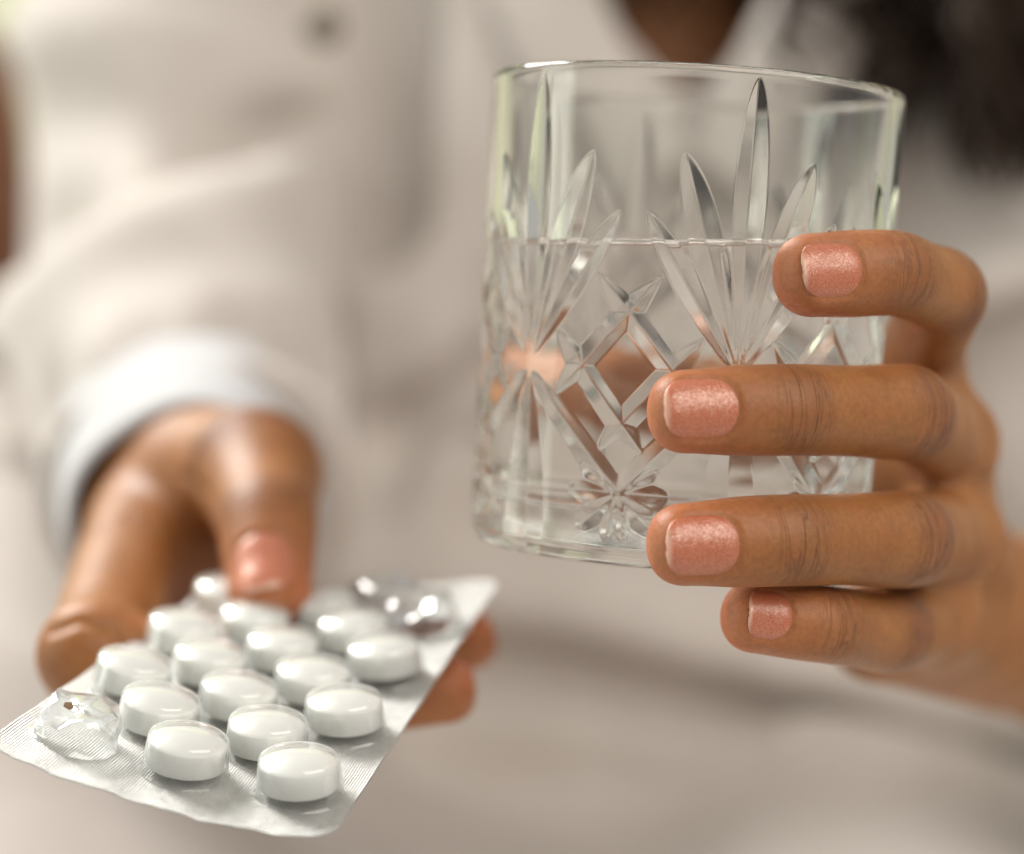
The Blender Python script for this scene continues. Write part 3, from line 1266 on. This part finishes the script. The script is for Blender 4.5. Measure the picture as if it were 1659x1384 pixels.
# ------------------------------------------------------------------ the cut-crystal tumbler
def groove_map(ns, nz):
    """depth of the cuts (mm) over one 60 degree sector; x is arc length (mm) from the fan's axis, z height (mm)"""
    half = 41.2 * math.radians(30)
    x = np.linspace(-half, half, ns, endpoint=False)
    z = np.linspace(0, 95, nz)
    X, Z = np.meshgrid(x, z, indexing='ij')
    Dp = np.zeros_like(X)

    def cutline(x0, z0, x1, z1, w, dep, a=1.0, b=1.0, lens=None):
        nonlocal Dp
        for sh in (-2 * half, 0, 2 * half):
            for mir in ((1, -1) if abs(x0) + abs(x1) > .01 else (1,)):
                ax, bx = x0 * mir + sh, x1 * mir + sh
                dx, dz = bx - ax, z1 - z0
                L = math.hypot(dx, dz)
                t = ((X - ax) * dx + (Z - z0) * dz) / (L * L)
                pr = np.abs((X - ax) * dz - (Z - z0) * dx) / L
                tc = np.clip(t, 0, 1)
                if lens:
                    pw = np.clip(np.minimum(tc, 1 - tc) * L / lens, 0, 1) ** .75
                else:
                    tm = a / (a + b)
                    pw = (tc ** a * (1 - tc) ** b) / (tm ** a * (1 - tm) ** b)
                ww = w * .5 * pw
                f = np.clip(1 - pr / np.maximum(ww, 1e-6), 0, 1) * pw
                f = np.where((t > 0) & (t < 1), f, 0)
                Dp = np.maximum(Dp, .90 * dep * f)

    # upper fan
    cutline(0, 39, 0, 93, 6.2, 1.25, 1.0, .68)
    cutline(.5, 39.3, 12.6, 78.0, 6.6, 1.25, 1.0, .68)
    cutline(1.2, 39, 18.9, 67, 5.2, 1.15, .8, .68)
    cutline(.3, 39.5, 5.2, 63, 2.6, .7, .9, .5)
    cutline(.8, 39.3, 13.6, 61, 2.6, .7, .9, .5)
    # lower fan
    cutline(0, 35, 0, .5, 11.5, 1.45, .8, .22)
    # long diagonals from the fan's heart to the flower
    cutline(.9, 35.6, half, 14.0, 5.4, 1.25, .42, .10)
    # flower (its heart lies half way between two fans)
    cx, cz = half, 14.0
    for ang, ln, w in ((0, 10.0, 4.6), (34, 9.4, 4.0), (-42, 10.5, 5.2), (-78, 9.0, 3.6)):
        a = math.radians(ang)
        cutline(cx, cz, cx - ln * math.cos(a), cz + ln * math.sin(a), w, 1.05, .55, .45)
    # lattice: straight cuts that cross at four nodes and end in points
    n_t, n_b, n_l = (half, 48.4), (half, 27.0), (half - 9.2, 37.8)
    cutline(n_l[0] - 5.6, n_l[1] - 6.4, n_t[0] + 6.2, n_t[1] + 6.8, 4.8, 1.2, lens=7.5)
    cutline(n_l[0] - 5.6, n_l[1] + 6.4, n_b[0] + 4.6, n_b[1] - 5.4, 4.8, 1.2, lens=6.5)
    return Dp


WATER_H = 0.0625
UPL = np.array([G_RT @ np.array([0, -math.sin(PITCH), math.cos(PITCH)]), G_FW @ np.array([0, -math.sin(PITCH), math.cos(PITCH)]),
                G_AX @ np.array([0, -math.sin(PITCH), math.cos(PITCH)])])    # true vertical in the tumbler's frame


def glass_to_cam(x, y, z):
    return G_BASE + x[..., None] * G_RT + y[..., None] * G_FW + z[..., None] * G_AX


def inner_r(z):
    return glass_r(z) - (.0036 - .0011 * np.clip(z / G_H, 0, 1))


def build_glass():
    ns, nz = 170, 380
    nt = ns * 6
    Dp = np.tile(groove_map(ns, nz), (6, 1)) * 1e-3
    th0 = math.radians(15.6 - 30.0)
    th = th0 + np.arange(nt) * 2 * math.pi / nt
    zz = np.linspace(0, G_H, nz)
    rows = []        # list of (r(th), z(th)) rings from base centre, up the outside, over the rim, down the inside
    one = np.ones(nt)
    for r, z in ((.0005, .0012), (.020, .0010), (.033, .0008), (.0355, .0002), (.0375, 0.0), (.0388, .0004)):
        rows.append((one * r, one * z))
    f0 = len(rows)
    zo = .0014 + (G_H - .0014 - .0012) * np.linspace(0, 1, nz)
    for j in range(nz):
        zv = zo[j]
        i = min(zv / G_H * (nz - 1), nz - 1.001)
        k = int(i)
        d = Dp[:, k] * (1 - i + k) + Dp[:, k + 1] * (i - k)
        rr = glass_r(zv)
        if zv < .004:
            rr -= .0012 * ((.004 - zv) / .0028) ** 2
        rows.append((rr - d, one * zv))
    ro, ri = float(glass_r(G_H)), float(inner_r(G_H))
    for a in np.linspace(0.15, 0.85, 7):
        rows.append((one * (ro + (ri - ro) * (1 - math.cos(a * math.pi)) / 2), one * (G_H - .0012 + .0012 * math.sin(a * math.pi))))
    # inner wall; the ring at the contact line of the water is exact
    zc = contact(th)
    ztop, nin = G_H - .0016, 26
    for a in np.linspace(0, 1, nin):
        zv = ztop + (zc - ztop) * a
        rows.append((inner_r(zv), zv))
    wet_from = len(rows) - 1
    zb, fil = .0095, .006
    for a in np.linspace(0, 1, 26)[1:]:
        zv = zc + (zb + fil - zc) * a
        rows.append((inner_r(zv), zv))
    rb = float(inner_r(np.array(zb + fil)))
    for a in np.linspace(0, math.pi / 2, 9)[1:]:
        rows.append((one * (rb - fil + fil * math.cos(a)), one * (zb + fil - fil * math.sin(a))))
    for r in (.025, .015, .006, .0005):
        rows.append((one * r, one * (zb - .0006 * (1 - r / .03))))
    Rr = np.stack([r for r, _ in rows], 1)
    Zr = np.stack([z for _, z in rows], 1)
    X, Y = Rr * np.sin(th)[:, None], -Rr * np.cos(th)[:, None]
    V = glass_to_cam(X, Y, Zr).reshape(-1, 3)
    m = len(rows)
    Q = grid_quads(nt, m, True)
    me = bpy.data.meshes.new('glass_tumbler')
    V = W(V)
    ring0 = np.arange(nt) * m
    caps = [list(ring0[::-1]), list(ring0 + m - 1)]
    base = empty('glass_tumbler_base', G_BASE) if False else None
    me = mesh_np('glass_tumbler', V, Q)
    mi = np.zeros((nt, m - 1), np.int32)
    mi[:, wet_from:] = 1
    me.materials.append(MAT['glass'])
    me.materials.append(MAT['wet_glass'])
    me.polygons.foreach_set('material_index', mi.ravel())
    # close the two tiny centre holes
    bm = bmesh.new()
    bm.from_mesh(me)
    bm.verts.ensure_lookup_table()
    for c, mt in zip(caps, (0, 1)):
        f = bm.faces.new([bm.verts[int(i)] for i in c])
        f.material_index = mt
    bmesh.ops.recalc_face_normals(bm, faces=bm.faces)
    bm.to_mesh(me)
    bm.free()
    return link('glass_tumbler', me)


def contact(th, lift=.0015):
    """height of the waterline round the wall, level in the world"""
    r = float(inner_r(np.array(WATER_H)))
    x, y = r * np.sin(th), -r * np.cos(th)
    return WATER_H - (x * UPL[0] + y * UPL[1]) / UPL[2] + lift


tumbler = build_glass()
tag(tumbler, 'cut-crystal tumbler half full of water held in a hand', 'glass')


def build_water():
    nt = 240
    th = np.arange(nt) * 2 * math.pi / nt
    one = np.ones(nt)
    rows = []
    lv = lambda r: WATER_H - (r * np.sin(th) * UPL[0] - r * np.cos(th) * UPL[1]) / UPL[2]
    zc = contact(th)
    rin = inner_r(zc)
    for f in np.linspace(0.01, .86, 12):
        rows.append((rin * f, lv(rin * f)))
    for a in np.linspace(0, 1, 14)[1:]:
        f = .86 + .14 * a
        r = rin * f
        rise = .0015 * np.exp(-(rin - r) / .0016)
        rows.append((r + (.00006 if a == 1 else 0), lv(r) + rise))
    top = len(rows) - 1
    e = .00006
    zb, fil = .0095, .006
    for a in np.linspace(0, 1, 16)[1:]:
        zv = zc + (zb + fil - zc) * a
        rows.append((inner_r(zv) - e, zv))
    rb = float(inner_r(np.array(zb + fil)))
    for a in np.linspace(0, math.pi / 2, 8)[1:]:
        rows.append((one * (rb - fil + fil * math.cos(a) - e), one * (zb + fil - fil * math.sin(a) + e)))
    for r in (.025, .012, .0005):
        rows.append((one * r, one * (zb - .0006 * (1 - r / .03) + e)))
    Rr = np.stack([r for r, _ in rows], 1)
    Zr = np.stack([z for _, z in rows], 1)
    V = glass_to_cam(Rr * np.sin(th)[:, None], -Rr * np.cos(th)[:, None], Zr).reshape(-1, 3)
    m = len(rows)
    me = mesh_np('water', W(V), grid_quads(nt, m, True))
    mi = np.zeros((nt, m - 1), np.int32)
    mi[:, top:] = 1
    me.materials.append(MAT['water'])
    me.materials.append(MAT['pass'])
    me.polygons.foreach_set('material_index', mi.ravel())
    bm = bmesh.new()
    bm.from_mesh(me)
    bm.verts.ensure_lookup_table()
    r0 = np.arange(nt) * m
    for c, mt in ((r0[::-1], 0), (r0 + m - 1, 1)):
        f = bm.faces.new([bm.verts[int(i)] for i in c])
        f.material_index = mt
    bmesh.ops.recalc_face_normals(bm, faces=bm.faces)
    bm.to_mesh(me)
    bm.free()
    return link('water', me)


water = build_water()
tag(water, 'clear drinking water filling the lower two thirds of the tumbler', 'water')

# ------------------------------------------------------------------ the blister pack and its tablets
EMPTY = {(4, 0.0), (0, 3.0), (1, 3.5)}
SKIP = {(3, 3.5)}                                   # hidden under the thumb
POCKETS = [(c, r + (.5 if c % 2 else 0.0)) for c in range(5) for r in range(4)]
POCKETS = [(c, r) for c, r in POCKETS if (c, r) not in SKIP]


def pack_frame(c, r):
    p = pack(c, r)
    e = 1e-2
    eu = unit(pack(c - e, r) - pack(c + e, r))          # towards the right edge
    ev = pack(c, r + e) - pack(c, r - e)
    ev = unit(ev - eu * (ev @ eu))
    n = np.cross(eu, ev)
    p, eu, ev, n = W(p), W(eu) - CAM, W(ev) - CAM, W(n) - CAM
    M = Matrix(((eu[0], ev[0], n[0], p[0]), (eu[1], ev[1], n[1], p[1]), (eu[2], ev[2], n[2], p[2]), (0, 0, 0, 1)))
    return M


pk = bpy.data.objects.new('blister_pack', None)
COL.objects.link(pk)
pk.empty_display_size = .01
pk.location = W(pack(2, 1.5))
bpy.context.view_layer.update()
tag(pk, 'silver foil blister pack of white tablets with three emptied pockets, held by a thumb', 'blister pack')


def build_sheet():
    nu, nv = 132, 240
    c0, c1, r0, r1 = -.98, 4.98, -.56, 4.06
    U, Vv = np.meshgrid(np.linspace(0, 1, nu), np.linspace(0, 1, nv), indexing='ij')
    Lu, Lv = (c1 - c0) * PK[6], (r1 - r0) * PK[7]
    # rounded corners: the rows near the two ends are drawn in
    rc = .0065
    y = np.minimum(Vv, 1 - Vv) * Lv
    inset = np.where(y < rc, rc - np.sqrt(np.maximum(rc ** 2 - (rc - y) ** 2, 0)), 0)
    x = inset + U * (Lu - 2 * inset)
    col, row = c0 + x / PK[6], r0 + Vv * Lv / PK[7]
    # light buckling between the pockets and a crimped near edge
    h = .00010 * np.sin(col * 5.1 + row * 2.3) + .00010 * np.sin(row * 9.7 - col * 2.2)
    edge = np.exp(-y / .004) * (Vv < .5)
    h += edge * (.00009 * np.sin(x / .0021) + .00009 * np.sin(x / .0011 + 1.3))
    Pc = pack(col, row, h)
    V = W(Pc.reshape(-1, 3))
    Q = grid_quads(nu, nv)
    cc = (col.ravel()[Q].mean(1), row.ravel()[Q].mean(1))
    keep = np.ones(len(Q), bool)
    r = np.random.default_rng(5)
    for (c, rw), (a, b) in {(0, 3.0): (.0062, .0058), (1, 3.5): (.005, .005)}.items():
        dx, dy = (cc[0] - c) * PK[6], (cc[1] - rw) * PK[7]
        ang = np.arctan2(dy, dx)
        jag = 1 + .12 * np.sin(5 * ang + 1) + .08 * np.sin(9 * ang)
        keep &= (dx / a) ** 2 + (dy / b) ** 2 > jag
    Q = Q[keep]
    me = mesh_np('foil_sheet', V, Q)
    uv = me.uv_layers.new(name='UVMap')
    uvv = np.stack([x.ravel() * 1000, Vv.ravel() * Lv * 1000], 1).astype(np.float32)
    li = np.empty(len(me.loops), np.int32)
    me.loops.foreach_get('vertex_index', li)
    uv.data.foreach_set('uv', uvv[li].ravel())
    o = link('foil_sheet', me, 'foil', pk)
    so = o.modifiers.new('thickness', 'SOLIDIFY')
    so.thickness = .0003
    so.offset = -1
    return o


foil = build_sheet()
OV = 0.90                                              # tablets are very slightly oval


def lathe(prof, seg, oy=OV):
    V = [(r * math.cos(6.28318 * i / seg), oy * r * math.sin(6.28318 * i / seg), z) for i in range(seg) for r, z in prof]
    return np.array(V), grid_quads(seg, len(prof), True)


def pocket_mesh():
    mm = .001
    pr = [(9.6, .08), (9.2, .10), (8.9, .17), (8.62, .30), (8.38, .52), (8.22, .80), (8.12, 1.15), (8.03, 1.6), (7.8, 3.2), (7.62, 5.0), (7.5, 6.1), (7.3, 6.6), (6.95, 6.9),
          (5.6, 7.3), (3.6, 7.62), (1.6, 7.75), (.05, 7.78)]
    V, Q = lathe([(r * mm, (z if z < 1.6 else 1.6 + (z - 1.6) * 1.2) * mm) for r, z in pr], 56)
    return mesh_np('pocket', V, Q)


def tablet_mesh():
    mm = .001
    rt, hb, hd = 7.2, 2.45, 1.75
    pr = [(.02, 0)]
    for a in np.linspace(.05, 1, 9):
        pr.append((rt * a * .985, hd - hd * math.sqrt(max(0, 1 - (a * .97) ** 2)) / 1.0 * 1.0 if False else hd * (a ** 2.2)))
    pr.append((rt, hd + .18))
    pr.append((rt, hd + 2 * hb - .18))
    for a in np.linspace(1, .05, 12):
        pr.append((rt * a * .985, hd + 2 * hb + hd * (1 - a ** 2.2)))
    pr.append((.02, 2 * hd + 2 * hb))
    V, Q = lathe([(r * mm, (z * .95 + .25) * mm) for r, z in pr], 56)
    return mesh_np('tablet', V, Q)


def crumpled_mesh(seed, squash):
    """a clear pocket pushed in and creased into facets"""
    r = np.random.default_rng(seed)
    mm = .001
    pr = [(9.4, .12), (8.8, .3), (8.4, 2.4), (8.1, 4.8), (7.8, 6.9), (5.6, 7.5), (2.6, 7.3), (.1, 7.1)]
    seg = 15
    V, Q = lathe([(a * mm, z * mm) for a, z in pr], seg)
    for i in range(len(V)):
        ring = i % len(pr)
        a = math.atan2(V[i, 1], V[i, 0])
        dent = max(0, math.cos(a - squash)) ** 1.5
        if ring >= 2:
            V[i, 2] -= dent * r.uniform(.2, .6) * V[i, 2] + r.uniform(0, .0006)
            V[i, :2] *= 1 - dent * r.uniform(.0, .25) + r.normal(0, .035)
            V[i, 2] += r.normal(0, .00045)
            V[i, 2] = max(V[i, 2], .0006)
    me = mesh_np('pocket', V, Q)
    bm = bmesh.new()
    bm.from_mesh(me)
    bmesh.ops.triangulate(bm, faces=bm.faces, quad_method='SHORT_EDGE')
    bm.to_mesh(me)
    bm.free()
    return me


pm, tm = pocket_mesh(), tablet_mesh()
ORD = ['first', 'second', 'third', 'fourth']
COLN = {0: 'row along the right edge', 1: 'second row from the right edge', 2: 'middle row', 3: 'row under the thumb', 4: 'row nearest the palm'}
first_t = True
for (c, r) in POCKETS:
    M = pack_frame(c, r)
    if (c, r) in EMPTY:
        me = crumpled_mesh(int(c * 7 + r * 3 + 2), {(4, 0.0): 3.9, (0, 3.0): 4.6, (1, 3.5): .4}[(c, r)])
        o = link('pocket', me, 'crumple', None, smooth=False)
        o['label'] = 'pressed-in and emptied clear pocket'
    else:
        o = link('pocket', pm, 'film')
    o.parent = pk
    o.matrix_world = M
    o.matrix_parent_inverse = pk.matrix_world.inverted()
    o.matrix_basis = M
    if (c, r) in EMPTY:
        continue
    t = link('tablet', tm, 'tablet')
    t.matrix_world = M @ Matrix.Rotation(random.uniform(-.06, .06), 4, 'X') @ Matrix.Rotation(random.uniform(-.06, .06), 4, 'Y') @ Matrix.Rotation(random.uniform(-.12, .12), 4, 'Z')
    k = int(r)
    where = ORD[k - 1] if c == 4 else ORD[k]
    tag(t, f'white tablet, {where} from the near end, {COLN[c]}', 'tablet', 'tablets in the blister pack')

# brown fleck put in for the finger and dark seen through torn foil
sc_ = pack_frame(4, 0.0)
bm = bmesh.new()
pts = [(-.0030, .0000, .0066), (-.0018, .0005, .0068), (-.0008, -.0005, .0063), (-.0016, -.0010, .0060), (-.0028, -.0009, .0062)]
f = bm.faces.new([bm.verts.new(p) for p in pts])
ex = bmesh.ops.extrude_face_region(bm, geom=[f])
bmesh.ops.translate(bm, vec=(0, 0, .00012), verts=[v for v in ex['geom'] if isinstance(v, bmesh.types.BMVert)])
bmesh.ops.recalc_face_normals(bm, faces=bm.faces)
me = bpy.data.meshes.new('tear_fleck')
bm.to_mesh(me)
bm.free()
MAT['fleck'] = simple('brown_through_tear', (.20, .12, .06), .5)
o = link('tear_fleck', me, 'fleck', None, smooth=False)
o.parent = pk
o.matrix_parent_inverse = pk.matrix_world.inverted()
o.matrix_basis = sc_
o['label'] = 'small brown fleck put in for what shows through the torn foil'
